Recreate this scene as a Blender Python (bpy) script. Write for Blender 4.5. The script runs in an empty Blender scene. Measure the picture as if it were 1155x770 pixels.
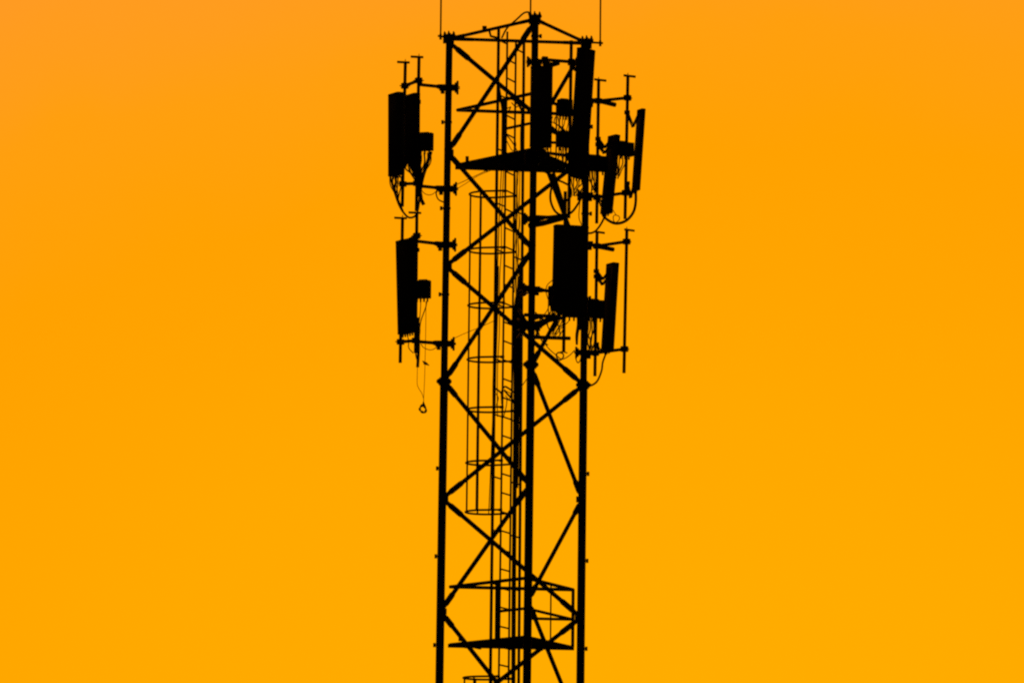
import bpy, bmesh, math, random
from mathutils import Vector, Matrix
random.seed(11)
scene = bpy.context.scene
COL = scene.collection

# ------------------------------------------------------------------ camera
# A long lens about 98 m from the tower axis, looking up at the tower head.
F = 6400.0                      # focal length in pixels of the 1155 px wide picture
D = 98.0
CAM = Vector((0.0, -D, 1.6))
PITCH, ROLL = math.radians(8.1), math.radians(0.55)
fw = Vector((0, math.cos(PITCH), math.sin(PITCH)))
rt = Vector((1, 0, 0))
up = Vector((0, -math.sin(PITCH), math.cos(PITCH)))
CX = rt*math.cos(ROLL) + up*math.sin(ROLL)
CY = -rt*math.sin(ROLL) + up*math.cos(ROLL)
PX = 1/64.6                     # metres per picture pixel at the tower

cam = bpy.data.cameras.new('camera')
cam_o = bpy.data.objects.new('camera', cam)
COL.objects.link(cam_o)
cam.sensor_width = 36.0
cam.lens = F/1155*36.0
cam.clip_start, cam.clip_end = 1.0, 5000.0
m = Matrix.Identity(4)
for i in range(3):
    m[i][0], m[i][1], m[i][2], m[i][3] = CX[i], CY[i], -fw[i], CAM[i]
cam_o.matrix_world = m
scene.camera = cam_o

def at(px, py, w=0.0):
    """world point at a picture position, w picture-pixels nearer than the tower axis"""
    ray = fw*F + CX*(px-577.5) + CY*(385.0-py)
    t = (D - w*PX)/ray.y
    return CAM + ray*t

def at_h(px, z, w):
    """world point on column px, depth w, at height z"""
    lo, hi = -600.0, 2000.0
    for _ in range(50):
        mid = (lo+hi)/2
        if at(px, mid, w).z > z: lo = mid
        else: hi = mid
    return at(px, (lo+hi)/2, w)

# ------------------------------------------------------------------ materials
def material(name, col, rough=0.7, metal=0.0, spec=0.25, scale=9.0, var=0.35, bump=0.12):
    m = bpy.data.materials.new(name); m.use_nodes = True
    nt = m.node_tree; N = nt.nodes; L = nt.links
    b = N['Principled BSDF']
    tc = N.new('ShaderNodeTexCoord')
    n1 = N.new('ShaderNodeTexNoise'); n1.inputs['Scale'].default_value = scale
    n1.inputs['Detail'].default_value = 8
    L.new(tc.outputs['Object'], n1.inputs['Vector'])
    r = N.new('ShaderNodeValToRGB')
    r.color_ramp.elements[0].position = 0.3; r.color_ramp.elements[1].position = 0.72
    r.color_ramp.elements[0].color = (*[c*(1-var) for c in col], 1)
    r.color_ramp.elements[1].color = (*[c*(1+var) for c in col], 1)
    L.new(n1.outputs['Fac'], r.inputs['Fac'])
    L.new(r.outputs['Color'], b.inputs['Base Color'])
    n2 = N.new('ShaderNodeTexNoise'); n2.inputs['Scale'].default_value = scale*12
    L.new(tc.outputs['Object'], n2.inputs['Vector'])
    bp = N.new('ShaderNodeBump'); bp.inputs['Strength'].default_value = bump
    bp.inputs['Distance'].default_value = 0.01
    L.new(n2.outputs['Fac'], bp.inputs['Height'])
    L.new(bp.outputs['Normal'], b.inputs['Normal'])
    b.inputs['Roughness'].default_value = rough
    b.inputs['Metallic'].default_value = metal
    b.inputs['Specular IOR Level'].default_value = spec
    return m

STEEL = material('weathered_dark_steel', (0.050, 0.048, 0.047), 0.75, 0.0, 0.15)
RUST = material('rusty_dark_steel', (0.060, 0.042, 0.034), 0.85, 0.0, 0.1, 14)
SHELL = material('antenna_fibreglass', (0.075, 0.075, 0.078), 0.6, 0.0, 0.2, 4, 0.15, 0.05)
UNIT = material('radio_unit_paint', (0.065, 0.066, 0.068), 0.65, 0.0, 0.2, 6, 0.2, 0.05)
RUBBER = material('black_cable_sheath', (0.018, 0.017, 0.016), 0.6, 0.0, 0.2, 20)
WORN = material('brown_cable_sheath', (0.050, 0.030, 0.018), 0.7, 0.0, 0.15, 20)
ROPE = material('hemp_rope', (0.16, 0.09, 0.045), 0.9, 0.0, 0.05, 40)
GRASS = material('dry_ground', (0.060, 0.055, 0.035), 0.95, 0.0, 0.05, 0.3)

# ------------------------------------------------------------------ mesh helpers
def frame(d):
    d = d.normalized()
    a = Vector((0, 0, 1)) if abs(d.z) < 0.95 else Vector((1, 0, 0))
    s = d.cross(a).normalized()
    return s, s.cross(d).normalized()

def tube(bm, pts, r, n=12, cap=True):
    pts = [Vector(p) for p in pts]
    rs = r if isinstance(r, (list, tuple)) else [r]*len(pts)
    rings = []; s = None
    for i, p in enumerate(pts):
        d = (pts[min(i+1, len(pts)-1)] - pts[max(i-1, 0)]).normalized()
        if s is None: s, t = frame(d)
        else:
            s = (s - d*s.dot(d))
            s = s.normalized() if s.length > 1e-6 else frame(d)[0]
            t = s.cross(d).normalized()
        rings.append([bm.verts.new(p + (s*math.cos(2*math.pi*k/n) + t*math.sin(2*math.pi*k/n))*rs[i]) for k in range(n)])
    for a, b in zip(rings, rings[1:]):
        for k in range(n):
            f = bm.faces.new((a[k], a[(k+1) % n], b[(k+1) % n], b[k])); f.smooth = n > 6
    if cap:
        bm.faces.new(rings[0]); bm.faces.new(rings[-1])

def box(bm, c, ax, ay, az, bev=0.0):
    """box from centre and three half-extent vectors"""
    c = Vector(c); v = []
    for sx in (-1, 1):
        for sy in (-1, 1):
            for sz in (-1, 1):
                v.append(bm.verts.new(c + ax*sx + ay*sy + az*sz))
    fs = [bm.faces.new([v[i] for i in q]) for q in ((0,1,3,2),(4,6,7,5),(0,4,5,1),(2,3,7,6),(0,2,6,4),(1,5,7,3))]
    if bev > 0:
        es = list({e for f in fs for e in f.edges})
        bmesh.ops.bevel(bm, geom=es, offset=bev, segments=2, affect='EDGES', profile=0.6)

def spline(pts, sub=7):
    P = [Vector(p) for p in pts]
    P = [P[0]*2-P[1]] + P + [P[-1]*2-P[-2]]
    out = []
    for i in range(1, len(P)-2):
        for k in range(sub):
            t = k/sub
            out.append(0.5*((2*P[i]) + (P[i+1]-P[i-1])*t + (2*P[i-1]-5*P[i]+4*P[i+1]-P[i+2])*t*t + (3*P[i]-P[i-1]-3*P[i+1]+P[i+2])*t**3))
    out.append(P[-2]); return out

def obj(name, bm, mat, parent=None):
    bmesh.ops.recalc_face_normals(bm, faces=bm.faces)
    me = bpy.data.meshes.new(name); bm.to_mesh(me); bm.free()
    me.materials.append(mat)
    o = bpy.data.objects.new(name, me); COL.objects.link(o)
    if parent is not None:
        o.parent = parent
        me.transform(Matrix.Translation(-root_loc(parent)))
    else:
        # put the origin at the base of the mesh
        xs = [v.co.copy() for v in me.vertices]
        c = sum(xs, Vector())/len(xs); c.z = min(p.z for p in xs)
        me.transform(Matrix.Translation(-c)); o.location = c
    return o

def root_loc(o):
    p = Vector()
    while o is not None:
        p = p + o.location; o = o.parent
    return p

def thing(name, loc, label, cat, group=None):
    o = bpy.data.objects.new(name, None); COL.objects.link(o)
    o.location = loc; o.empty_display_size = 0.2
    tag(o, label, cat, group); return o

def tag(o, label, cat, group=None):
    o['label'] = label; o['category'] = cat
    if group: o['group'] = group

def azi(deg):
    """horizontal unit vector: 0 faces the camera, +90 the right of the picture"""
    a = math.radians(deg); return Vector((math.sin(a), -math.cos(a), 0))
Z = Vector((0, 0, 1)); X = Vector((1, 0, 0)); Y = Vector((0, 1, 0))

# ------------------------------------------------------------------ ground
bm = bmesh.new()
n = 40; S = 2500.0
grid = [[bm.verts.new((-S + 2*S*i/n, -S + 2*S*j/n, 0)) for j in range(n+1)] for i in range(n+1)]
for i in range(n):
    for j in range(n):
        bm.faces.new((grid[i][j], grid[i+1][j], grid[i+1][j+1], grid[i][j+1]))
g = obj('ground', bm, GRASS); g['kind'] = 'structure'

# ------------------------------------------------------------------ lattice tower
LEG = {'L': ((506.8, 45), (495.6, 770), -33.7),
       'M': ((603.7, 20), (594.3, 770), 89.7),
       'R': ((662.2, 45), (654.6, 770), -55.9)}
def leg_x(k, py):
    (x0, y0), (x1, y1), w = LEG[k]
    return x0 + (x1-x0)*(py-y0)/(y1-y0)
def lp(k, py, dw=0):
    return at(leg_x(k, py), py, LEG[k][2]+dw)

base = (lp('L', 1395) + lp('M', 1395) + lp('R', 1395))/3; base.z = 0
tower = thing('lattice_tower', base, 'tall black three-legged steel lattice tower with zigzag bracing against the orange sky', 'tower')
tops = {'L': 41, 'M': 19, 'R': 46}
joint = {'L': 430, 'M': 411, 'R': 434}
GROUND_PY = {}
for k in 'LMR':
    top, mid = lp(k, tops[k]), lp(k, joint[k])
    d = (mid-top).normalized()
    foot = mid + d*(mid.z/-d.z)
    bm = bmesh.new()
    tube(bm, [top, mid], 0.061, 20)
    tube(bm, [mid, foot + Z*0.02], 0.072, 20)
    # weld collars
    for q in (0.33, 0.66): 
        p = top.lerp(mid, q); tube(bm, [p+Z*0.012, p-Z*0.012], 0.063, 20)
    obj('leg', bm, STEEL, tower)
    # top cap with upstanding bolts, and the bolted joint flange
    bm = bmesh.new()
    tube(bm, [top+Z*0.02, top-Z*0.01], 0.115, 20)
    for j in range(6):
        a = j*math.pi/3 + 0.4
        q = top + Vector((math.cos(a), math.sin(a), 0))*0.092
        tube(bm, [q-Z*0.05, q+Z*0.075], 0.014, 8)
        tube(bm, [q+Z*0.02, q+Z*0.045], 0.024, 6)
    for j in range(3):
        a = azi(j*120+15); box(bm, top + a*0.085 - Z*0.07, a*0.03, a.cross(Z)*0.006, Z*0.06)
    obj('cap_flange', bm, STEEL, tower)
    bm = bmesh.new()
    tube(bm, [mid+Z*0.022, mid+Z*0.002], 0.135, 22)
    tube(bm, [mid-Z*0.002, mid-Z*0.022], 0.135, 22)
    for j in range(8):
        a = j*math.pi/4 + 0.2
        q = mid + Vector((math.cos(a), math.sin(a), 0))*0.100
        tube(bm, [q-Z*0.045, q+Z*0.045], 0.012, 8)
        tube(bm, [q+Z*0.026, q+Z*0.04], 0.02, 6); tube(bm, [q-Z*0.04, q-Z*0.026], 0.02, 6)
    for j in range(8):
        a = azi(j*45+5); box(bm, mid + a*0.080 - Z*0.047, a*0.014, a.cross(Z)*0.005, Z*0.025)
        box(bm, mid + a*0.072 + Z*0.047, a*0.014, a.cross(Z)*0.005, Z*0.025)
    obj('joint_flange', bm, STEEL, tower)
    bm = bmesh.new(); tube(bm, [foot+Z*0.03, foot], 0.22, 24); obj('base_plate', bm, STEEL, tower)

def brace(a, b, r=0.040):
    d = (b-a).normalized(); L = (b-a).length
    bm = bmesh.new()
    tube(bm, [a+d*0.10, b-d*0.10], r, 14)
    for p, q in ((a, 1), (b, -1)):
        e = d*q
        tube(bm, [p+e*0.16, p+e*0.20, p+e*0.42, p+e*0.47], [r, r*1.32, r*1.32, r], 14)   # end sleeve
        s = frame(d)[0]
        box(bm, p+e*0.10, d*0.10, s*0.012, d.cross(s)*0.034)                              # tongue plate
        for t in (0.09, 0.15):
            tube(bm, [p+e*t-s*0.03, p+e*t+s*0.03], 0.012, 6)
    obj('brace', bm, STEEL, tower)

def nodes(seq, r=0.040):
    pts = [lp(k, y) for k, y in seq]
    for a, b in zip(pts, pts[1:]): brace(a, b, r)
nodes([('M', 24), ('L', 172), ('M', 281), ('L', 430), ('M', 547), ('L', 689), ('M', 811), ('L', 945), ('M', 1070), ('L', 1210)])
nodes([('L', 48), ('R', 177), ('L', 300), ('R', 434), ('L', 562), ('R', 696), ('L', 820), ('R', 950), ('L', 1078), ('R', 1210)])
nodes([('R', 48), ('M', 151), ('R', 303), ('M', 413), ('R', 563), ('M', 677), ('R', 822), ('M', 940), ('R', 1080), ('M', 1200)], 0.038)
# gusset plates at the joints
for k, y in (('L',172),('L',300),('L',430),('L',562),('L',689),('M',151),('M',281),('M',413),('M',547),('M',677),('R',177),('R',303),('R',434),('R',563),('R',696)):
    bm = bmesh.new(); p = lp(k, y)
    others = [q for q in 'LMR' if q != k]
    for q in others:
        d = lp(q, y)-p; d.z = 0; d.normalize()
        box(bm, p+d*0.080, d*0.030, d.cross(Z)*0.006, Z*0.055, 0.004)
    obj('gusset_plate', bm, STEEL, tower)
# top horizontals
for a, b in (('L','M'), ('M','R'), ('L','R')):
    pa, pb = lp(a, tops[a]+3), lp(b, tops[b]+3)
    d = (pb-pa).normalized(); bm = bmesh.new()
    tube(bm, [pa+d*0.05, pb-d*0.05], 0.031, 12)
    tube(bm, [pa+d*0.08, pa+d*0.42, pa+d*0.46], [0.036, 0.034, 0.024], 12)
    tube(bm, [pb-d*0.08, pb-d*0.42, pb-d*0.46], [0.036, 0.034, 0.024], 12)
    obj('top_rail', bm, STEEL, tower)
# lugs up the outer side of the legs
for k, side, ys in (('L', -1, (138, 235, 332, 528, 627, 727, 830, 930)), ('R', 1, (143, 241, 336, 534, 632, 731, 830, 930)), ('M', 1, (41,))):
    for y in ys:
        p = lp(k, y); bm = bmesh.new(); d = X*side
        tube(bm, [p+d*0.04, p+d*0.105], 0.012, 8)
        tube(bm, [p+d*0.075, p+d*0.120], 0.038, 8)
        tube(bm, [p+Z*0.018, p-Z*0.018], 0.071, 20)
        obj('step_bolt', bm, STEEL, tower)

# ------------------------------------------------------------------ lightning rods
def rod(k, px, y0, label):
    b = at(px, y0, LEG[k][2]); root = thing('lightning_rod', b, label, 'lightning rod', 'lightning rods on the tower top')
    bm = bmesh.new(); tube(bm, [b-Z*0.06, b+Z*1.25], 0.0155, 10); tube(bm, [b+Z*1.25, b+Z*1.75], [0.013, 0.003], 10); obj('rod', bm, STEEL, root)
    lt = lp(k, tops[k]+1); bm = bmesh.new()
    box(bm, (b+lt)/2 - Z*0.012, (b-lt)*0.5 + (b-lt).normalized()*0.05, Y*0.03, Z*0.014, 0.003)
    box(bm, b-Z*0.02, X*0.022, Y*0.022, Z*0.05, 0.004)
    obj('bracket', bm, STEEL, root)
rod('L', 497.0, 40.5, 'thin lightning rod rising from the left leg top')
rod('M', 598.4, 17, 'thin lightning rod rising from the highest leg top, the middle one')
rod('R', 677.0, 48, 'thin lightning rod standing out on a bracket right of the right leg top')

# ------------------------------------------------------------------ ladder with cage
POST_A = lambda y: (562.5 + (553-562.5)*(y-30)/740, 33)
POST_B = lambda y: (591.0 + (585-591.0)*(y-45)/725, -36)
RAIL_A = lambda y: (572.3 + (562.5-572.3)*(y-35)/735, 13)
RAIL_B = lambda y: (582.0 + (573.6-582.0)*(y-40)/730, -15)
def ln(f, y): x, w = f(y); return at(x, y, w)
def ln_h(f, z):
    lo, hi = -600.0, 2000.0
    for _ in range(45):
        mid = (lo+hi)/2
        if ln(f, mid).z > z: lo = mid
        else: hi = mid
    return ln(f, (lo+hi)/2)
lad = thing('access_ladder', ln_h(RAIL_A, 0), 'narrow climbing ladder with safety cage running up inside the tower', 'ladder')
ztop = ln(RAIL_A, 36).z
bm = bmesh.new(); tube(bm, [ln_h(RAIL_A, 0.02), ln(RAIL_A, 36)], 0.0185, 8); obj('rail', bm, STEEL, lad)
bm = bmesh.new(); tube(bm, [ln_h(RAIL_B, 0.02), ln_h(RAIL_B, ztop-0.05)], 0.0185, 8); obj('rail', bm, STEEL, lad)
bm = bmesh.new(); tube(bm, [ln_h(POST_A, 0.02), ln(POST_A, 30)], 0.0275, 12); obj('support_post', bm, STEEL, lad)
bm = bmesh.new(); tube(bm, [ln_h(POST_B, 0.02), ln(POST_B, 46)], 0.0265, 12); obj('support_post', bm, STEEL, lad)
zr = ln(RAIL_A, 67).z; k = 0
while zr > 0.3 and k < 70:
    bm = bmesh.new(); tube(bm, [ln_h(RAIL_A, zr), ln_h(RAIL_B, zr)], 0.0155, 8); obj('rung', bm, STEEL, lad)
    zr -= 0.332; k += 1
for y in (50, 111, 172, 233, 285, 346, 408, 470, 540, 600, 660, 725, 790, 850):
    bm = bmesh.new(); z = ln(RAIL_A, y).z
    tube(bm, [ln_h(POST_A, z+0.01), ln_h(RAIL_A, z)], 0.015, 8)
    obj('ladder_bracket', bm, STEEL, lad)
    bm = bmesh.new(); tube(bm, [ln_h(RAIL_B, z), ln_h(POST_B, z-0.01)], 0.016, 8)
    obj('ladder_bracket', bm, STEEL, lad)
bm = bmesh.new(); tube(bm, [at(547, 32.5, 17), at(552, 35, 30), at(553.5, 41, 33), at(563, 43.5, 33)], 0.022, 8); box(bm, at(546.5, 33, 10), X*0.04, Y*0.05, Z*0.05, 0.01)
obj('top_bracket', bm, STEEL, lad)
# cage hoops: from the near rail round to the far rail
def hoop_pts(z):
    a, b = ln_h(RAIL_A, z), ln_h(RAIL_B, z)
    c = (a+b)/2; u = (b-a).normalized()
    nrm = Vector((u.y, -u.x, 0))
    if nrm.x > 0: nrm = -nrm
    half = (b-a).length/2
    pts = [a - u*0.03, a + nrm*0.04 - u*0.07]
    for t in range(0, 21):
        th = math.pi*t/20
        pts.append(c + nrm*(0.36 + 0.37*math.sin(th)) - u*0.345*math.cos(th))
    pts += [b + nrm*0.04 + u*0.07, b + u*0.03]
    return pts
hz = [ln(lambda y: (528, 0), y).z for y in (217.5, 281, 343, 404, 460.5, 520.5, 576)]
hz2 = [ln(lambda y: (521, 0), y).z for y in (763, 825, 887, 949)]
for z in hz + hz2:
    bm = bmesh.new(); P = hoop_pts(z)
    tube(bm, P, 0.0185, 8)
    for q in (P[0], P[-1]): box(bm, q, X*0.035, Y*0.03, Z*0.022, 0.004)
    obj('cage_hoop', bm, STEEL, lad)
for zs in (hz, hz2):
    for idx in (3, 12, 17, 22):
        bm = bmesh.new()
        tube(bm, [hoop_pts(z)[idx] for z in zs], 0.016, 8)
        obj('cage_bar', bm, RUST, lad)

# ------------------------------------------------------------------ work platforms
def platform(tipL, py, label, rail_split, deck_t):
    zc = at(tipL, py, -29.5).z
    cx = (leg_x('L', py)+leg_x('M', py)+leg_x('R', py))/3
    tri = {k: at_h(cx + 0.875*(leg_x(k, py)-cx), zc, 0.875*LEG[k][2]) for k in 'LMR'}
    root = thing('work_platform', (tri['L']+tri['M']+tri['R'])/3, label, 'platform', 'triangular work platforms inside the tower')
    bm = bmesh.new()
    t = [bm.verts.new(tri[k]+Z*deck_t) for k in 'LMR']; b = [bm.verts.new(tri[k]-Z*0.02) for k in 'LMR']
    bm.faces.new(t); bm.faces.new(b[::-1])
    for i in range(3): bm.faces.new((t[i], t[(i+1)%3], b[(i+1)%3], b[i]))
    obj('deck', bm, STEEL, root)
    bm = bmesh.new()
    for a, c in (('L','M'),('M','R'),('R','L')):
        p, q = tri[a], tri[c]; d = (q-p).normalized()
        box(bm, (p+q)/2 - Z*0.025, d*((q-p).length/2+0.02), d.cross(Z)*0.022, Z*0.034, 0.005)
    cc = (tri['L']+tri['M']+tri['R'])/3
    for f in (0.25, 0.5, 0.75):
        p, q = tri['L'].lerp(tri['M'], f), tri['L'].lerp(tri['R'], f)
        d = (q-p).normalized(); box(bm, (p+q)/2 - Z*0.05, d*((q-p).length/2), d.cross(Z)*0.02, Z*0.03)
    for f, e in ((0.22, 0.05), (0.14, -0.085), (0.8, 0.05)):
        p = tri['L'].lerp(tri['M'], f); box(bm, p - Z*e, X*0.03, Y*0.03, Z*0.05, 0.006)
    obj('deck_frame', bm, STEEL, root)
    H, MH = 1.0, 0.48
    for a, c in (('L','M'),('M','R'),('R','L')):
        bm = bmesh.new(); tube(bm, [tri[a]+Z*H, tri[c]+Z*H], 0.031, 10); obj('handrail', bm, STEEL, root)
    for a, c, s in rail_split:
        bm = bmesh.new(); tube(bm, [tri[a].lerp(tri[c], s)+Z*MH, tri[c]+Z*MH], 0.026, 10); obj('mid_rail', bm, STEEL, root)
    for a, c, s, r in (('L','M',0.62,0.036), ('M','R',0.52,0.014), ('R','L',0.0,0.031)):
        p = tri[a].lerp(tri[c], s); bm = bmesh.new()
        tube(bm, [p, p+Z*(H+0.01)], r, 10); obj('post', bm, STEEL, root)
    return tri
platform(507, 726, 'lower triangular work platform with handrail on right, standing clear below all antennas', (('L','M',0.62), ('M','R',0.0), ('L','R',0.62)), 0.02)
platform(516, 187.5, 'upper triangular work platform between the uppermost antennas, just above the ladder cage', (('L','M',0.66), ('M','R',0.0), ('L','R',0.66)), 0.05)

# ------------------------------------------------------------------ antenna mounts
def pipe_at(px0, y0, px1, y1, w): return at(px0, y0, w), at(px1, y1, w)
def clamp(bm, p, side, s=1.0):
    """clamp set gripping a tower leg at p; side +1/-1 = where the tightening plate stands"""
    d = X*side
    box(bm, p - d*0.02, d*0.145*s, Y*0.095, Z*0.045*s, 0.008)
    box(bm, p + d*0.135*s, d*0.028, Y*0.11, Z*0.075*s, 0.010)
    box(bm, p + d*0.158*s, d*0.020, Y*0.07, Z*0.115*s, 0.012)
    box(bm, p - d*0.105*s - Z*0.06, d*0.035, Y*0.06, Z*0.045, 0.012)
    for yy in (-0.08, 0.08):
        tube(bm, [p - d*0.17*s + Y*yy, p + d*0.20*s + Y*yy], 0.012, 6)

def mount(label, k, pipes, arms, bars, plate=(9.5, 5), side=1, cl=1.0):
    """pipes: (x0,y0,x1,y1,w); arms: (leg y, pipe idx, pipe y); bars: (y on pipe 0, y on pipe 1)"""
    PP = [pipe_at(*p) for p in pipes]
    root = thing('antenna_mount', lp(k, arms[0][0]), label, 'antenna mount', 'antenna mounts clamped to the tower legs')
    for (a, b), pp in zip(PP, pipes):
        bm = bmesh.new(); tube(bm, [a, b], 0.030, 14); po = obj('pipe', bm, STEEL, root)
        if plate:
            bm = bmesh.new()
            c = a + X*((plate[1]-plate[0])/2*PX)
            box(bm, c + Z*0.008, X*((plate[0]+plate[1])/2*PX) + Z*(-0.004 if plate[0] > plate[1] else -0.012), Y*0.06, Z*0.011, 0.004)
            tube(bm, [a+Z*0.01, a+Z*0.065], 0.008, 6)
            obj('pipe_cap', bm, RUST, po)
    def on(i, y):
        x0, y0, x1, y1, w = pipes[i]
        return at(x0+(x1-x0)*(y-y0)/(y1-y0), y, w)
    for ly, i, py in arms:
        p, q = lp(k, ly), on(i, py)
        d = (q-p).normalized(); bm = bmesh.new()
        tube(bm, [p+d*0.05, q], 0.031, 12)
        tube(bm, [p+d*0.05, p+d*0.19, p+d*0.24], [0.048, 0.045, 0.031], 12)
        obj('standoff_arm', bm, STEEL, root)
        bm = bmesh.new(); clamp(bm, p, side, cl*(1.35 if (k, ly) == ('M', 366) else 1.0)); obj('leg_clamp', bm, STEEL, root)
    for ya, yb in bars:
        p, q = on(0, ya), on(1, yb); d = (q-p).normalized(); bm = bmesh.new()
        tube(bm, [p-d*0.06, q+d*0.07], 0.030, 12)
        obj('cross_bar', bm, STEEL, root)
        bm = bmesh.new()
        for c in (p, q):
            s = d.cross(Z).normalized()
            box(bm, c, d*0.05, s*0.055, Z*0.05, 0.008)
            tube(bm, [c-s*0.085+d*0.035, c+s*0.085+d*0.035], 0.010, 6); tube(bm, [c-s*0.085-d*0.035, c+s*0.085-d*0.035], 0.010, 6)
        obj('pipe_clamp', bm, STEEL, root)
    return root
mount('upper left antenna mount of two capped pipes held left of the left leg', 'L',
      [(457.2, 71, 453.8, 233, -50), (472.6, 65, 469.6, 238, -18)], [(99, 1, 95.5), (213, 1, 209.5)], [(97, 91), (207.5, 207)])
mount('lower left antenna mount of two capped pipes below the first on the left leg', 'L',
      [(454.0, 246.5, 451.4, 409, -50), (470.2, 240.5, 468.6, 398, -18)], [(276, 1, 272), (387.5, 1, 385)], [(274, 266), (385.5, 384)])
mount('upper right antenna mount whose two capped pipes stand right of the right leg', 'R',
      [(675.2, 91, 673.0, 252, -74), (708.2, 86.5, 705.0, 247, -48)], [(114, 0, 113.5), (220, 0, 222)], [(114, 110.5), (222.5, 217.5)], (5, 9), -1, 0.8)
mount('lower right antenna mount with two capped pipes near the right leg joint', 'R',
      [(673.4, 262.5, 671.0, 424, -74), (707.0, 260, 703.8, 420.5, -48)], [(275, 0, 277), (397.5, 0, 397.5)], [(277.5, 272.5), (398, 393.5)], (3, 9), -1, 0.85)
mount('upper middle antenna mount reaching right and forward from the middle leg', 'M',
      [(614.5, 66, 612.0, 176, 118), (644.4, 46, 641.5, 246, 112)], [(70, 0, 68), (178, 0, 174)], [(67.5, 70), (172, 176)], None, -1, 0.75)
mount('lower middle antenna mount in front of the middle leg above its joint', 'M',
      [(637.6, 216, 635.8, 397, 110), (655.5, 262, 653.6, 372, 108)], [(247, 0, 243), (326, 0, 330), (366, 0, 358)], [(276, 278), (345, 347)], None, -1, 0.85)

# extra members of the lower middle mount: short braces seen under the panel
def strut(name, mat, parent, pts, r):
    bm = bmesh.new(); tube(bm, [at(*p) for p in pts], r, 10); return obj(name, bm, mat, parent)
mm = [o for o in bpy.data.objects if o.get('label', '').startswith('lower middle antenna mount')][0]
strut('brace_bar', STEEL, mm, [(596, 380, 92), (643, 381.5, 112)], 0.034)
strut('brace_bar', STEEL, mm, [(598, 244, 92), (638, 246, 112)], 0.030)
strut('brace_bar', STEEL, mm, [(597, 254.5, 90), (612, 252, 100), (634, 246, 110)], 0.048)
strut('brace_bar', STEEL, mm, [(596, 372, 90), (610, 366, 100), (626, 355, 110)], 0.050)
strut('brace_bar', STEEL, mm, [(592, 355, 88), (628, 357, 110)], 0.034)
mr = [o for o in bpy.data.objects if o.get('label', '').startswith('upper right antenna mount')][0]
strut('brace_bar', STEEL, mr, [(676, 114, -74), (694, 118.5, -86)], 0.042)
mr2 = [o for o in bpy.data.objects if o.get('label', '').startswith('lower right antenna mount')][0]
strut('brace_bar', STEEL, mr2, [(674, 278, -74), (692, 281.5, -86)], 0.040)
mu = [o for o in bpy.data.objects if o.get('label', '').startswith('upper middle antenna mount')][0]
strut('brace_bar', STEEL, mu, [(613, 71, 118), (622, 73.5, 122), (630, 71, 118)], 0.045)
strut('brace_bar', STEEL, mu, [(624, 196, 100), (637, 238, 112)], 0.040)

# ------------------------------------------------------------------ panel antennas
def panel(label, tx, ty, bx, by, w, az, W, Dp, pipe_off, tilt_dw=0, brackets=(0.12, 0.86), drop=0.12):
    T, B = at(tx, ty, w+tilt_dw), at(bx, by, w)
    ax = (T-B).normalized(); L = (T-B).length
    f = azi(az); f = (f - ax*f.dot(ax)).normalized(); s = ax.cross(f).normalized()
    root = thing('panel_antenna', B, label, 'antenna', 'panel antennas on the tower')
    prof = []
    for sx, sy in ((1, 1), (-1, 1), (-1, -1), (1, -1)):
        rr = min(0.05, Dp*0.42) if sy > 0 else min(0.018, Dp*0.2)
        cxp, cyp = sx*(W/2-rr), sy*(Dp/2-rr)
        a0 = math.atan2(sy, sx) - math.pi/4
        for j in range(6):
            a = a0 + (math.pi/2)*j/5
            prof.append((cxp+rr*math.cos(a), cyp+rr*math.sin(a)))
    def loft(levels):
        bm = bmesh.new(); rings = []
        for h, k in levels:
            rings.append([bm.verts.new(B + ax*h + s*(x*k) + f*(y*k)) for x, y in prof])
        n = len(prof)
        for r0, r1 in zip(rings, rings[1:]):
            for j in range(n):
                q = bm.faces.new((r0[j], r0[(j+1)%n], r1[(j+1)%n], r1[j])); q.smooth = True
        bm.faces.new(rings[0]); bm.faces.new(rings[-1]); return bm
    obj('housing', loft([(0.03, 1), (L-0.03, 1)]), SHELL, root)
    obj('end_cap', loft([(L-0.032, 1.015), (L-0.008, 1.015), (L, 0.95)]), UNIT, root)
    obj('end_cap', loft([(0.0, 0.95), (0.008, 1.015), (0.032, 1.015)]), UNIT, root)
    bm = bmesh.new()
    nc = max(2, int(W/0.085))
    for j in range(nc):
        p = B + s*((j+0.5)/nc-0.5)*W*0.8 - f*0.01
        tube(bm, [p+ax*0.01, p-ax*0.055], 0.013, 8); tube(bm, [p-ax*0.02, p-ax*0.04], 0.018, 6)
    obj('connector_row', bm, UNIT, root)
    # hinge brackets that hold the panel to its pipe
    px, pw = pipe_off
    for t in brackets:
        c = B + ax*L*(1-t) - f*Dp/2
        tgt = at(px, ty+(by-ty)*t, pw)
        d = tgt-c; d.z *= 0.3
        bm = bmesh.new()
        k1 = c + d*0.5 - Z*drop
        for e in (-0.035, 0.035):
            tube(bm, [c+s*e, k1+s*e, c+d+s*e], 0.019, 6)
        tube(bm, [k1-s*0.05, k1+s*0.05], 0.016, 8)
        box(bm, c + f*0.0, s*0.05, f*0.02, ax*0.06, 0.005)
        box(bm, c+d, X*0.05, Y*0.05, Z*0.03, 0.006)
        obj('tilt_bracket', bm, STEEL, root)
    return root
panel('leftmost panel antenna, tall upright slab on the upper left mount', 446.6, 105.5, 446.6, 198, -44, -58, 0.37, 0.15, (456, -50))
panel('narrower panel antenna close against the leftmost slab on its right side', 465.0, 106.5, 464.5, 184, -24, -58, 0.37, 0.12, (471.5, -18))
panel('leaning panel antenna at lower left, slightly tapering towards its foot', 456.9, 270.5, 459.3, 376, -30, -52, 0.43, 0.15, (470, -18))
panel('panel antenna covering the middle leg just above the upper work platform', 611.2, 75, 610.0, 166, 132, 10, 0.375, 0.15, (613, 118))
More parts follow.
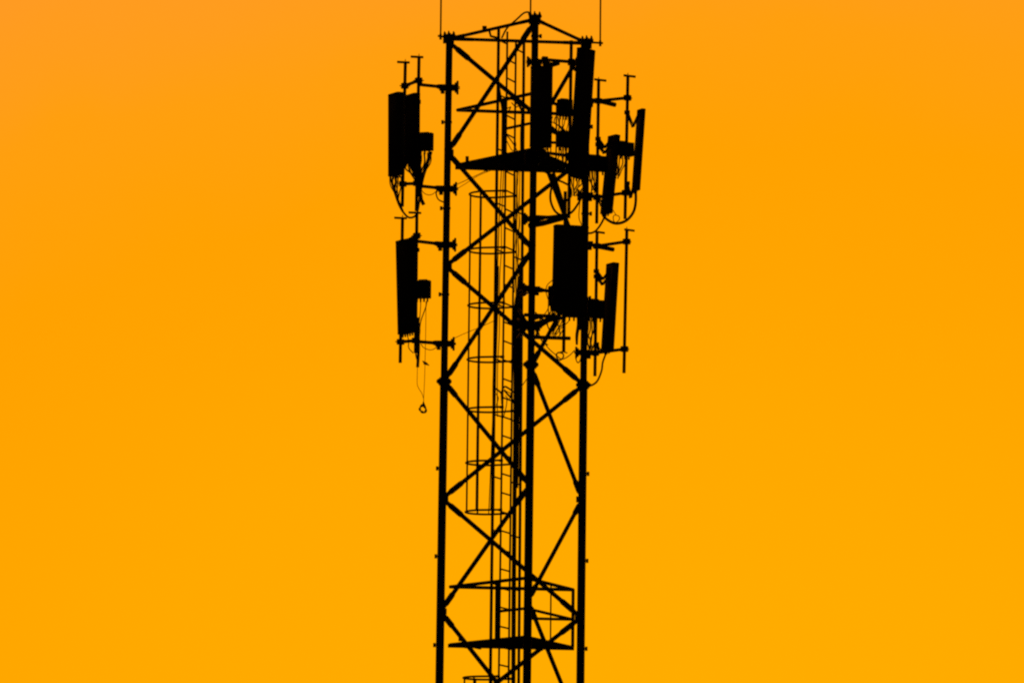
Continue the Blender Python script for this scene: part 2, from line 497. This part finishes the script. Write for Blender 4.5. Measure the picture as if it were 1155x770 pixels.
panel('tallest panel antenna, tilted, covering the top of the right leg', 661.6, 55.5, 652.2, 201, 104, 50, 0.37, 0.15, (643.5, 112))
panel('widest panel antenna, a broad slab facing out below the middle of the upper platform', 644.4, 254.5, 642.2, 352, 126, 12, 0.60, 0.16, (637, 110))
panel('rightmost panel antenna, thin and seen nearly edge on', 723.6, 123.5, 717.4, 215, -62, 112, 0.24, 0.085, (707.3, -48), brackets=(0.06, 0.93), drop=0.24)
panel('slim tilted panel antenna between the two upper right pipes', 693.0, 153, 684.2, 241, -84, 116, 0.33, 0.11, (674.5, -74), brackets=(0.06, 0.13, 0.8), drop=0.15)
panel('tilted panel antenna between the two lower right pipes', 691.4, 297, 685.4, 396, -82, 114, 0.32, 0.135, (672.6, -74), brackets=(0.1, 0.16, 0.93), drop=0.14)

# ------------------------------------------------------------------ remote radio units
def unit(label, cx, cy, w, wid, hgt, az=0, dep=0.16, tail=True):
    c = at(cx, cy, w); f = azi(az); s = f.cross(Z).normalized()
    hw, hh, hd = wid*PX/2, hgt*PX/2, dep/2
    root = thing('radio_unit', c - Z*hh, label, 'radio unit', 'remote radio units behind the antennas')
    bm = bmesh.new(); box(bm, c, s*hw, f*hd*0.7, Z*hh, 0.012); obj('body', bm, UNIT, root)
    bm = bmesh.new()
    nf = max(5, int(wid/2))
    for j in range(nf):
        box(bm, c + f*hd*0.85 + s*((j+0.5)/nf-0.5)*hw*1.9, s*0.004, f*hd*0.28, Z*hh*0.92)
    obj('cooling_fins', bm, UNIT, root)
    bm = bmesh.new()
    for e in (-0.5, 0.5):
        tube(bm, [c+s*hw*e+Z*hh*0.98-f*0.03, c+s*hw*e+Z*(hh+0.02)-f*0.03], 0.012, 6)
    tube(bm, [c-s*hw*0.5+Z*(hh+0.018)-f*0.03, c+s*hw*0.5+Z*(hh+0.018)-f*0.03], 0.011, 6)
    obj('handle', bm, UNIT, root)
    bm = bmesh.new()
    for j in range(4):
        p = c + s*((j+0.5)/4-0.5)*hw*1.7 - Z*hh
        tube(bm, [p+Z*0.01, p-Z*0.06], 0.016, 8)
    obj('connector_row', bm, UNIT, root)
    bm = bmesh.new(); box(bm, c - f*(hd*0.7+0.03), s*hw*0.6, f*0.035, Z*hh*0.5, 0.006); obj('back_bracket', bm, STEEL, root)
    return root
unit('square radio unit sticking out right of the uppermost left antennas', 477, 160.5, -10, 24, 20.5, -20)
unit('small radio unit just under the square one on the upper left mount', 469.5, 178, -14, 11, 15, -30)
unit('square radio unit sticking out right of the lower left antenna', 476.5, 326.5, -8, 19, 20.5, -15)
unit('higher radio unit in the gap between the middle leg panel and tallest panel', 637, 122, 104, 17, 19, 20)
unit('radio unit in the gap beneath its twin, beside the tallest panel', 637, 157.5, 104, 18, 18, 20)
unit('radio unit bulging right from the slim panel between the upper right pipes', 702.5, 168, -62, 26, 16, 30)
unit('small radio unit between the tallest panel foot and the first upper right pipe', 671, 184.5, -68, 30, 18, 20)
unit('radio unit wedged between the widest panel and the lower right tilted panel', 671, 348.5, -66, 22, 21, 25)
unit('radio unit peeping out left of the widest panel', 627, 334, 104, 17, 22, 10)
unit('slim radio unit half hidden behind the foot of the widest panel', 650, 350, 98, 24, 16, 10)
unit('small radio unit bolted at the base of the middle leg panel over the platform', 600, 178, 100, 16, 14, 10)

# ------------------------------------------------------------------ cables
def bundle(name, label, cat, group, cables, mats=(RUBBER,)):
    loc = at(*cables[0][0][0]) 
    root = thing(name, loc, label, cat, group)
    for j, (pts, r) in enumerate(cables):
        bm = bmesh.new(); tube(bm, spline([at(*p) for p in pts]), r, 7)
        obj('cable', bm, mats[j % len(mats)], root)
    return root
def hang(n, x0, x1, y0, tx, ty, w, r=(0.006, 0.011), spread=1.5, wob=1.5):
    """n cables dropping from a row of connectors at y0 and gathering at (tx,ty)"""
    out = []
    for j in range(n):
        x = x0 + (x1-x0)*(j+0.5)/n
        ex, ey = tx+random.uniform(-spread, spread), ty+random.uniform(-2, 2)
        ym = (y0+ey)/2
        pts = [(x, y0, w), (x+random.uniform(-wob, wob)*0.5, y0+(ey-y0)*0.35, w+random.uniform(-3, 3)),
               ((x+ex*1.4)/2.4+random.uniform(-wob, wob), y0+(ey-y0)*0.7, w+random.uniform(-3, 3)), (ex, ey, w)]
        out.append((pts, random.uniform(*r)*1.35))
    return out
JG = 'bundles of jumper cables below the antennas'
bundle('jumper_cables', 'jumper cables looping below the leftmost panel antenna', 'cables', JG,
       hang(5, 438, 454, 199, 449, 226, -44) +
       [([(440, 199, -44), (443, 210, -44), (450, 231, -42), (458, 243, -36), (464, 245.5, -30), (470, 241, -24), (473, 226, -20), (474, 200, -18)], 0.019),
        ([(446, 199, -44), (446.5, 206, -44), (445, 213, -44), (449, 226, -44), (454, 238, -40)], 0.024)], (RUBBER, WORN))
bundle('jumper_cables', 'fan of jumper cables gathering under the square upper left radio unit', 'cables', JG,
       hang(6, 465, 488, 172, 475, 205, -12, (0.007, 0.012)) + hang(4, 457, 466, 184, 470, 204, -20) +
       [([(486, 171, -10), (482, 184, -12), (477, 199, -14), (474, 214, -16), (474, 222, -16), (478, 231, -16)], 0.034),
        ([(466, 182, -18), (469, 196, -18), (473, 212, -16), (475, 224, -16)], 0.034),
        ([(461, 180, -20), (465, 190, -20), (470, 203, -18), (471, 214, -18)], 0.030), ([(472, 184, -14), (473, 198, -16), (473, 212, -16)], 0.030)], (RUBBER, WORN))
bundle('jumper_cables', 'jumper cables dangling from the lower left radio unit', 'cables', JG,
       [([(482, 337, -8), (480, 347, -10), (476, 358, -14), (474, 366, -16), (473, 380, -18)], 0.010),
        ([(474, 337, -10), (474.5, 342, -12), (474, 352, -14), (473, 362, -16)], 0.008),
        ([(471, 362, -16), (472, 378, -16), (472, 396, -14), (471, 414, -14)], 0.028),
        ([(472, 360, -16), (473.5, 372, -16), (472, 384, -14), (469, 398, -14), (471, 408, -14)], 0.013),
        ([(459, 377, -28), (461, 384, -26), (461, 392, -24), (466, 398, -20)], 0.009)], (RUBBER, WORN))
bundle('jumper_cables', 'wavy jumper cables hanging between the two gap radio units', 'cables', JG,
       hang(7, 622, 642, 132, 634, 149, 106, (0.005, 0.009), 5, 2.5), (WORN, RUBBER))
bundle('jumper_cables', 'jumper cables fanning below the second gap radio unit onto the platform', 'cables', JG,
       hang(6, 629, 643, 167, 634, 190, 106, (0.005, 0.009), 5, 2) + hang(4, 612, 622, 164, 618, 182, 108, (0.006, 0.012), 4, 1), (WORN, RUBBER))
bundle('jumper_cables', 'messy jumper cables under the foot of the tallest panel antenna', 'cables', JG,
       hang(6, 643, 660, 201, 650, 220, 100, (0.006, 0.010), 4, 2) +
       [([(628, 203, 104), (636, 206, 104), (643, 211, 106), (644, 221, 108), (638, 228, 110), (636, 240, 112)], 0.019),
        ([(628, 200, 104), (622, 212, 106), (621, 226, 108), (626, 238, 110), (634, 242.5, 112), (644, 240, 110), (652, 230, 106), (656, 222, 102)], 0.021),
        ([(656, 214, 100), (654, 230, 100), (653, 245, 100), (656, 254, 100)], 0.008)], (RUBBER, WORN))
bundle('jumper_cables', 'jumper cables under the small radio unit left of the first upper right pipe', 'cables', JG,
       hang(7, 663, 674, 191, 668, 216, -62, (0.006, 0.010), 3, 2), (WORN, RUBBER))
bundle('jumper_cables', 'short jumper cables under the bulging upper right radio unit', 'cables', JG,
       hang(5, 692, 706, 176, 697, 200, -64, (0.006, 0.009), 2, 1.5), (WORN, RUBBER))
bundle('jumper_cables', 'jumper cables straggling down left of the widest panel', 'cables', JG,
       hang(5, 617, 630, 345, 612, 366, 104, (0.005, 0.010), 6, 3) +
       [([(623, 316, 104), (617, 322, 104), (616, 330, 104), (619, 342, 104), (616, 352, 104), (606, 360, 100)], 0.008)], (RUBBER, WORN))
bundle('jumper_cables', 'jumper cables below the widest panel, curling beside the middle leg joint', 'cables', JG,
       hang(6, 628, 642, 353, 622, 378, 106, (0.006, 0.010), 8, 3) + hang(3, 650, 655, 353, 651, 388, 100, (0.007, 0.010), 1.5, 1) +
       [([(612, 382, 104), (618, 392, 106), (628, 401, 108), (634, 405, 108), (642, 401, 108), (648, 395, 104)], 0.009)], (WORN, RUBBER))
bundle('jumper_cables', 'twisted jumper cables under the radio unit beside the lower right tilted panel', 'cables', JG,
       hang(6, 661, 671, 358, 666, 394, -66, (0.006, 0.011), 2.5, 3), (WORN, RUBBER))

bundle('jumper_cables', 'knot of heavy jumper cables wrapped round the middle leg behind the widest panel foot', 'cables', JG,
       [([(586, 350, 60), (590, 358, 88), (594, 366, 98), (590, 374, 90), (585, 380, 50)], 0.034), ([(584, 360, 40), (592, 362, 92), (602, 368, 98), (606, 376, 96), (599, 384, 96), (592, 376, 92)], 0.026),
        ([(585, 372, 50), (591, 370, 90), (600, 362, 98), (608, 358, 98), (616, 362, 102), (624, 358, 106)], 0.024), ([(604, 352, 98), (609, 360, 100), (607, 372, 100), (611, 384, 102), (618, 389, 104)], 0.012),
        ([(620, 352, 104), (617, 364, 104), (622, 374, 106), (629, 366, 106), (632, 378, 108)], 0.012)], (RUBBER,))
CG = 'single looping cables'
def cable(label, pts, r, mat=RUBBER, name='looping_cable', cat='cable', group=CG):
    bm = bmesh.new(); tube(bm, spline([at(*p) for p in pts], 10), r, 8)
    o = obj(name, bm, mat); tag(o, label, cat, group); return o
cable('big U-shaped cable loop slung under the two upper right panel antennas',
      [(681, 236, -84), (680, 242, -84), (684, 247, -80), (692, 251.5, -74), (700, 251.5, -70), (708, 247.5, -66), (714.5, 239, -64), (717, 228, -62), (717, 214, -62)], 0.026)
cable('cable curving from the slim upper right panel down to the right leg',
      [(681, 240, -84), (681.5, 245, -84), (677, 254, -78), (671, 261, -70), (664, 263, -62), (659, 259, -56)], 0.019)
cable('cable curving from the lower right panel foot back to the right leg joint',
      [(684.5, 396, -82), (680, 408, -80), (678.5, 418, -76), (674, 429, -70), (668, 434, -64), (660, 436, -58)], 0.018)
cable('small cable loop against the left leg under the upper left mount',
      [(493, 214, -26), (492, 219, -24), (494.5, 225, -24), (500, 228, -28)], 0.013)
cable('thin slack cable between the upper left mount and the left leg',
      [(475, 214, -18), (480, 219, -16), (487, 219.5, -16), (494, 214, -24)], 0.007, WORN)
cable('thin slack cable under the lower arm of the lower left mount',
      [(475, 388, -16), (478, 392, -16), (486, 394.5, -16), (494, 391, -24)], 0.007, WORN)
cable('thin cable from the left leg up to the tip of the upper platform',
      [(510, 210, -28), (520, 206, -20), (535, 199, -5), (552, 191, 10)], 0.007, WORN)
cable('second thin cable from the left leg, lower and longer, up to the platform underside',
      [(512, 215, -28), (524, 208, -18), (540, 198, 0), (560, 190, 20)], 0.006, WORN)
cable('thin cable running from lower left mount clamp up to the ladder post',
      [(511, 382, -28), (524, 376, -15), (540, 369.5, 5), (557, 362, 25)], 0.006, WORN)
cable('thin cable bent over the joint between top rail and middle leg',
      [(566, 43, 40), (572, 32, 50), (583, 22, 66), (591, 15, 78), (597, 14.5, 86), (601, 20, 89)], 0.016)
cable('short cable crossing from ladder bundle to the middle leg joint',
      [(586, 438, -10), (591, 432, 30), (596, 424, 80)], 0.008, WORN)
cable('hanging loop of U shape under the lower right mount clamp at the right leg',
      [(650, 396, -46), (649.5, 404, -46), (652, 409, -46), (655, 404, -48), (655, 396, -50)], 0.010)

# coils
def coil(label, cx, cy, w, rx, ry, turns, r, lead, mat=WORN):
    pts = [at(*p) for p in lead]; n = turns*14
    for j in range(n+1):
        a = math.pi/2 + 2*math.pi*j/14; k = 1 + 0.10*math.sin(j*1.3)
        pts.append(at(cx + rx*k*math.cos(a), cy - ry*k*math.sin(a), w + 3*math.sin(j*0.7)))
    bm = bmesh.new(); tube(bm, spline(pts, 3), r, 7); o = obj('cable_coil', bm, mat); tag(o, label, 'cable coil', 'spare cable coils'); return o
coil('small round coil of spare cable hanging just above the braces right of the middle leg', 631.5, 401.5, 108, 4.0, 4.2, 3, 0.011, [(640, 398, 110), (634, 396.5, 109)], RUBBER)
coil('tiny cable coil hanging inside the big U-shaped loop at upper right', 695, 246.5, -72, 3.6, 4.0, 2, 0.007, [(688, 229, -80), (692, 238, -74)])
bundle('cable_tangle', 'tangle of spare cables tied to the ladder halfway down the cage', 'cables', None,
       [([(559, 438, 33), (563, 441, 30), (567, 446, 20), (566, 455, 14)], 0.017), ([(566, 452, 14), (566, 442, 12), (569, 436, 8), (574, 438, 0), (579, 442, -15)], 0.017),
        ([(569, 440, 8), (573, 445, 0), (577, 449, -14), (580, 455, -20)], 0.018), ([(560, 444, 33), (562, 449, 28), (560, 457, 30)], 0.009),
        ([(572, 448, 4), (571, 458, 6), (568, 470, 10)], 0.009), ([(571, 441, 4), (576, 444, -10), (574, 450, -6), (570, 446, 4)], 0.008)], (RUBBER, RUBBER, RUBBER, WORN))
bundle('cable_tangle', 'tangle of cables on the ladder just above the upper platform', 'cables', None,
       [([(562, 96, 33), (564, 108, 30), (567, 124, 24), (568, 150, 20), (568, 185, 20)], 0.026), ([(567, 112, 24), (571, 122, 16), (576, 121, 6), (572, 128, 8)], 0.010),
        ([(571, 152, 12), (576, 158, 2), (580, 164, -10), (584, 172, -20)], 0.011), ([(580, 156, -12), (582, 164, -16), (578, 170, -8), (571, 158, 10)], 0.008),
        ([(582, 112, -15), (586, 120, -20), (589, 128, -30), (588, 150, -34), (588, 176, -36)], 0.022), ([(577, 116, -8), (582, 121, -14), (586, 118, -22)], 0.010)], (RUBBER, WORN))

# feeder cables running down the tower beside the ladder posts
def run(x0, y0, x1, y1, w, r, jig=0.4):
    pts = []; n = 9
    for j in range(n+1):
        y = y0 + (y1-y0)*j/n
        pts.append((x0+(x1-x0)*j/n + random.uniform(-jig, jig), y, w+random.uniform(-1, 1)))
    return (pts, r)
def lead(pre, c): return ([*pre, *c[0]], c[1])
feed = [lead([(598, 322, 72), (590, 326, 30)], run(580.6, 345, 573.6, 1380, -20, 0.018)),
        lead([(598, 326, 72), (591, 330, 30)], run(582.2, 350, 575.2, 1380, -24, 0.018)),
        lead([(598, 329, 72), (592, 333, 30)], run(583.6, 345, 576.6, 1380, -27, 0.016)),
        run(583.0, 190, 574.6, 1380, -18, 0.006, 0.5)]
bundle('feeder_cables', 'thick bundle of feeder cables running down beside the ladder right post', 'cables', 'feeder cable runs inside the tower', feed)
bundle('feeder_cables', 'slack spare feeder cables strapped along the right post behind the widest panel level', 'cables', 'feeder cable runs inside the tower',
       [lead([(598, 366, 72), (591, 362, 30)], run(586.4, 385, 583.4, 545, -30, 0.019, 0.5)), run(586.0, 302, 583.4, 550, -33, 0.021, 0.5), run(584.6, 312, 582.0, 540, -32, 0.021, 0.5), run(583.4, 330, 580.6, 530, -30, 0.019, 0.5)])
bundle('feeder_cables', 'loose brown cables dropping beside the right post just under the upper platform', 'cables', 'feeder cable runs inside the tower',
       [run(581.6+1.05*j, 190, 578.6+1.15*j, 330, -20-j, 0.0062, 0.9) for j in range(6)], (WORN,))
bundle('feeder_cables', 'thin feeder cables strapped to the ladder left post', 'cables', 'feeder cable runs inside the tower',
       [run(565.5, 190, 551.6, 580, 34, 0.009, 0.5), run(567.5, 190, 560.5, 470, 30, 0.008, 0.8), run(560.8, 250, 553.2, 575, 34, 0.012, 0.5), run(562.0, 300, 556.2, 560, 35, 0.012, 0.4)], (WORN, WORN, RUBBER))

# hanging hoist rope
rp = thing('hoist_rope', at(475, 462, -10), 'thin hoist rope with a looped knot dangling left of the left leg', 'rope')
bm = bmesh.new(); tube(bm, spline([at(*p) for p in [(480.5, 340, -10), (480.2, 370, -10), (479.6, 400, -10), (478.8, 430, -10), (478, 446, -10), (477.6, 456, -10)]]), 0.006, 6); obj('rope_strand', bm, ROPE, rp)
bm = bmesh.new(); tube(bm, spline([at(*p) for p in [(471, 410, -10), (470.6, 425, -10), (471, 435, -10), (475.5, 443, -10), (477.8, 450, -10), (477.6, 456, -10)]]), 0.006, 6); obj('rope_strand', bm, ROPE, rp)
bm = bmesh.new()
tube(bm, spline([at(*p) for p in [(477.5, 455.5, -10), (474.5, 458.5, -9), (473.5, 461.5, -10), (475.5, 464, -11), (479, 465, -10), (480.5, 461.5, -9), (478, 457, -10)]]), [0.012+0.012*abs(math.sin(i*0.35)) for i in range(43)], 7)
tube(bm, [at(477.4, 453, -10), at(478.5, 458.5, -10)], [0.012, 0.030], 8); obj('knot', bm, RUST, rp)
bm = bmesh.new(); c = at(479.6, 409, -10)
box(bm, c, X*0.045 - Z*0.018, Y*0.02, Z*0.022 - X*0.012, 0.008); tube(bm, [c-X*0.02, c+X*0.07-Z*0.045], [0.03, 0.008], 8); obj('hook', bm, RUST, rp)

# ------------------------------------------------------------------ sky and light
SUN_EL, SUN_AZ = math.radians(2.6), math.radians(0.8)     # just under the lower edge of the picture, behind the tower
world = bpy.data.worlds.new('World'); scene.world = world; world.use_nodes = True
nt = world.node_tree; N = nt.nodes; Lk = nt.links; N.clear()
out = N.new('ShaderNodeOutputWorld')
tc = N.new('ShaderNodeTexCoord')
sund = Vector((math.sin(SUN_AZ)*math.cos(SUN_EL), math.cos(SUN_AZ)*math.cos(SUN_EL), math.sin(SUN_EL)))
dist = N.new('ShaderNodeVectorMath'); dist.operation = 'DISTANCE'
Lk.new(tc.outputs['Generated'], dist.inputs[0]); dist.inputs[1].default_value = sund
# the glow lies flat along the horizon: wider than it is high
g_az = math.radians(2.2)
sub = N.new('ShaderNodeVectorMath'); sub.operation = 'SUBTRACT'
Lk.new(tc.outputs['Generated'], sub.inputs[0]); sub.inputs[1].default_value = (math.sin(g_az)*math.cos(SUN_EL), math.cos(g_az)*math.cos(SUN_EL), math.sin(SUN_EL))
flat = N.new('ShaderNodeVectorMath'); flat.operation = 'MULTIPLY'
Lk.new(sub.outputs['Vector'], flat.inputs[0]); flat.inputs[1].default_value = (0.6, 1.0, 1.0)
gl = N.new('ShaderNodeVectorMath'); gl.operation = 'LENGTH'; Lk.new(flat.outputs['Vector'], gl.inputs[0])
# thin high haze makes the glow uneven
nz = N.new('ShaderNodeTexNoise'); nz.inputs['Scale'].default_value = 11; nz.inputs['Detail'].default_value = 4; nz.inputs['Roughness'].default_value = 0.55
Lk.new(tc.outputs['Generated'], nz.inputs['Vector'])
nm = N.new('ShaderNodeMapRange'); nm.inputs['To Min'].default_value = -0.019; nm.inputs['To Max'].default_value = 0.019
Lk.new(nz.outputs['Fac'], nm.inputs['Value'])
add = N.new('ShaderNodeMath'); add.operation = 'ADD'
Lk.new(gl.outputs['Value'], add.inputs[0]); Lk.new(nm.outputs['Result'], add.inputs[1])
sc = N.new('ShaderNodeMath'); sc.operation = 'MULTIPLY'; sc.inputs[1].default_value = 4.0
Lk.new(add.outputs[0], sc.inputs[0])
def lin(c): return tuple(((v/255)/12.92 if v/255 <= 0.04045 else ((v/255+0.055)/1.055)**2.4) for v in c) + (1,)
ramp = N.new('ShaderNodeValToRGB'); cr = ramp.color_ramp
stops = [(0.0, (255, 173, 0)), (0.2, (255, 170, 0)), (0.31, (255, 167, 0)), (0.42, (255, 163, 0)), (0.52, (255, 160, 1)), (0.60, (255, 158, 15)), (0.68, (253, 154, 34)), (1.0, (240, 142, 48))]
cr.elements[0].position = stops[0][0]; cr.elements[0].color = lin(stops[0][1])
cr.elements[1].position = stops[-1][0]; cr.elements[1].color = lin(stops[-1][1])
for p, c in stops[1:-1]:
    e = cr.elements.new(p); e.color = lin(c)
Lk.new(sc.outputs[0], ramp.inputs['Fac'])
# the glow falls away from the sunset side of the sky
fall = N.new('ShaderNodeMapRange'); fall.interpolation_type = 'SMOOTHSTEP'
fall.inputs['From Min'].default_value = 0.22; fall.inputs['From Max'].default_value = 0.75
fall.inputs['To Min'].default_value = 1.0; fall.inputs['To Max'].default_value = 0.006
Lk.new(dist.outputs['Value'], fall.inputs['Value'])
bg = N.new('ShaderNodeBackground')
Lk.new(ramp.outputs['Color'], bg.inputs['Color']); Lk.new(fall.outputs['Result'], bg.inputs['Strength'])
# faint remaining daylight overhead, filtered by the orange dusk haze
sky = N.new('ShaderNodeTexSky'); sky.sky_type = 'NISHITA'; sky.sun_disc = False
sky.sun_elevation = SUN_EL; sky.sun_rotation = SUN_AZ
sky.dust_density = 6.0
mul = N.new('ShaderNodeMix'); mul.data_type = 'RGBA'; mul.blend_type = 'MULTIPLY'; mul.inputs['Factor'].default_value = 1.0
Lk.new(sky.outputs['Color'], mul.inputs['A']); mul.inputs['B'].default_value = (1.0, 0.40, 0.0, 1)
bg2 = N.new('ShaderNodeBackground'); bg2.inputs['Strength'].default_value = 0.002
Lk.new(mul.outputs['Result'], bg2.inputs['Color'])
ash = N.new('ShaderNodeAddShader'); Lk.new(bg.outputs[0], ash.inputs[0]); Lk.new(bg2.outputs[0], ash.inputs[1])
Lk.new(ash.outputs[0], out.inputs['Surface'])

sl = bpy.data.lights.new('sun', 'SUN'); sl.energy = 0.5; sl.angle = math.radians(0.5); sl.color = (1.0, 0.55, 0.2)
so = bpy.data.objects.new('sun', sl); COL.objects.link(so)
so.rotation_euler = (-sund).to_track_quat('-Z', 'Y').to_euler()
so.location = sund*200

# ------------------------------------------------------------------ render settings
scene.render.engine = 'CYCLES'
vs = scene.view_settings
vs.view_transform = 'Standard'; vs.look = 'None'; vs.gamma = 1.0; vs.exposure = 0.0; vs.use_curve_mapping = False
scene.cycles.filter_width = 2.3
scene.cycles.max_bounces = 4
scene.cycles.use_denoising = False
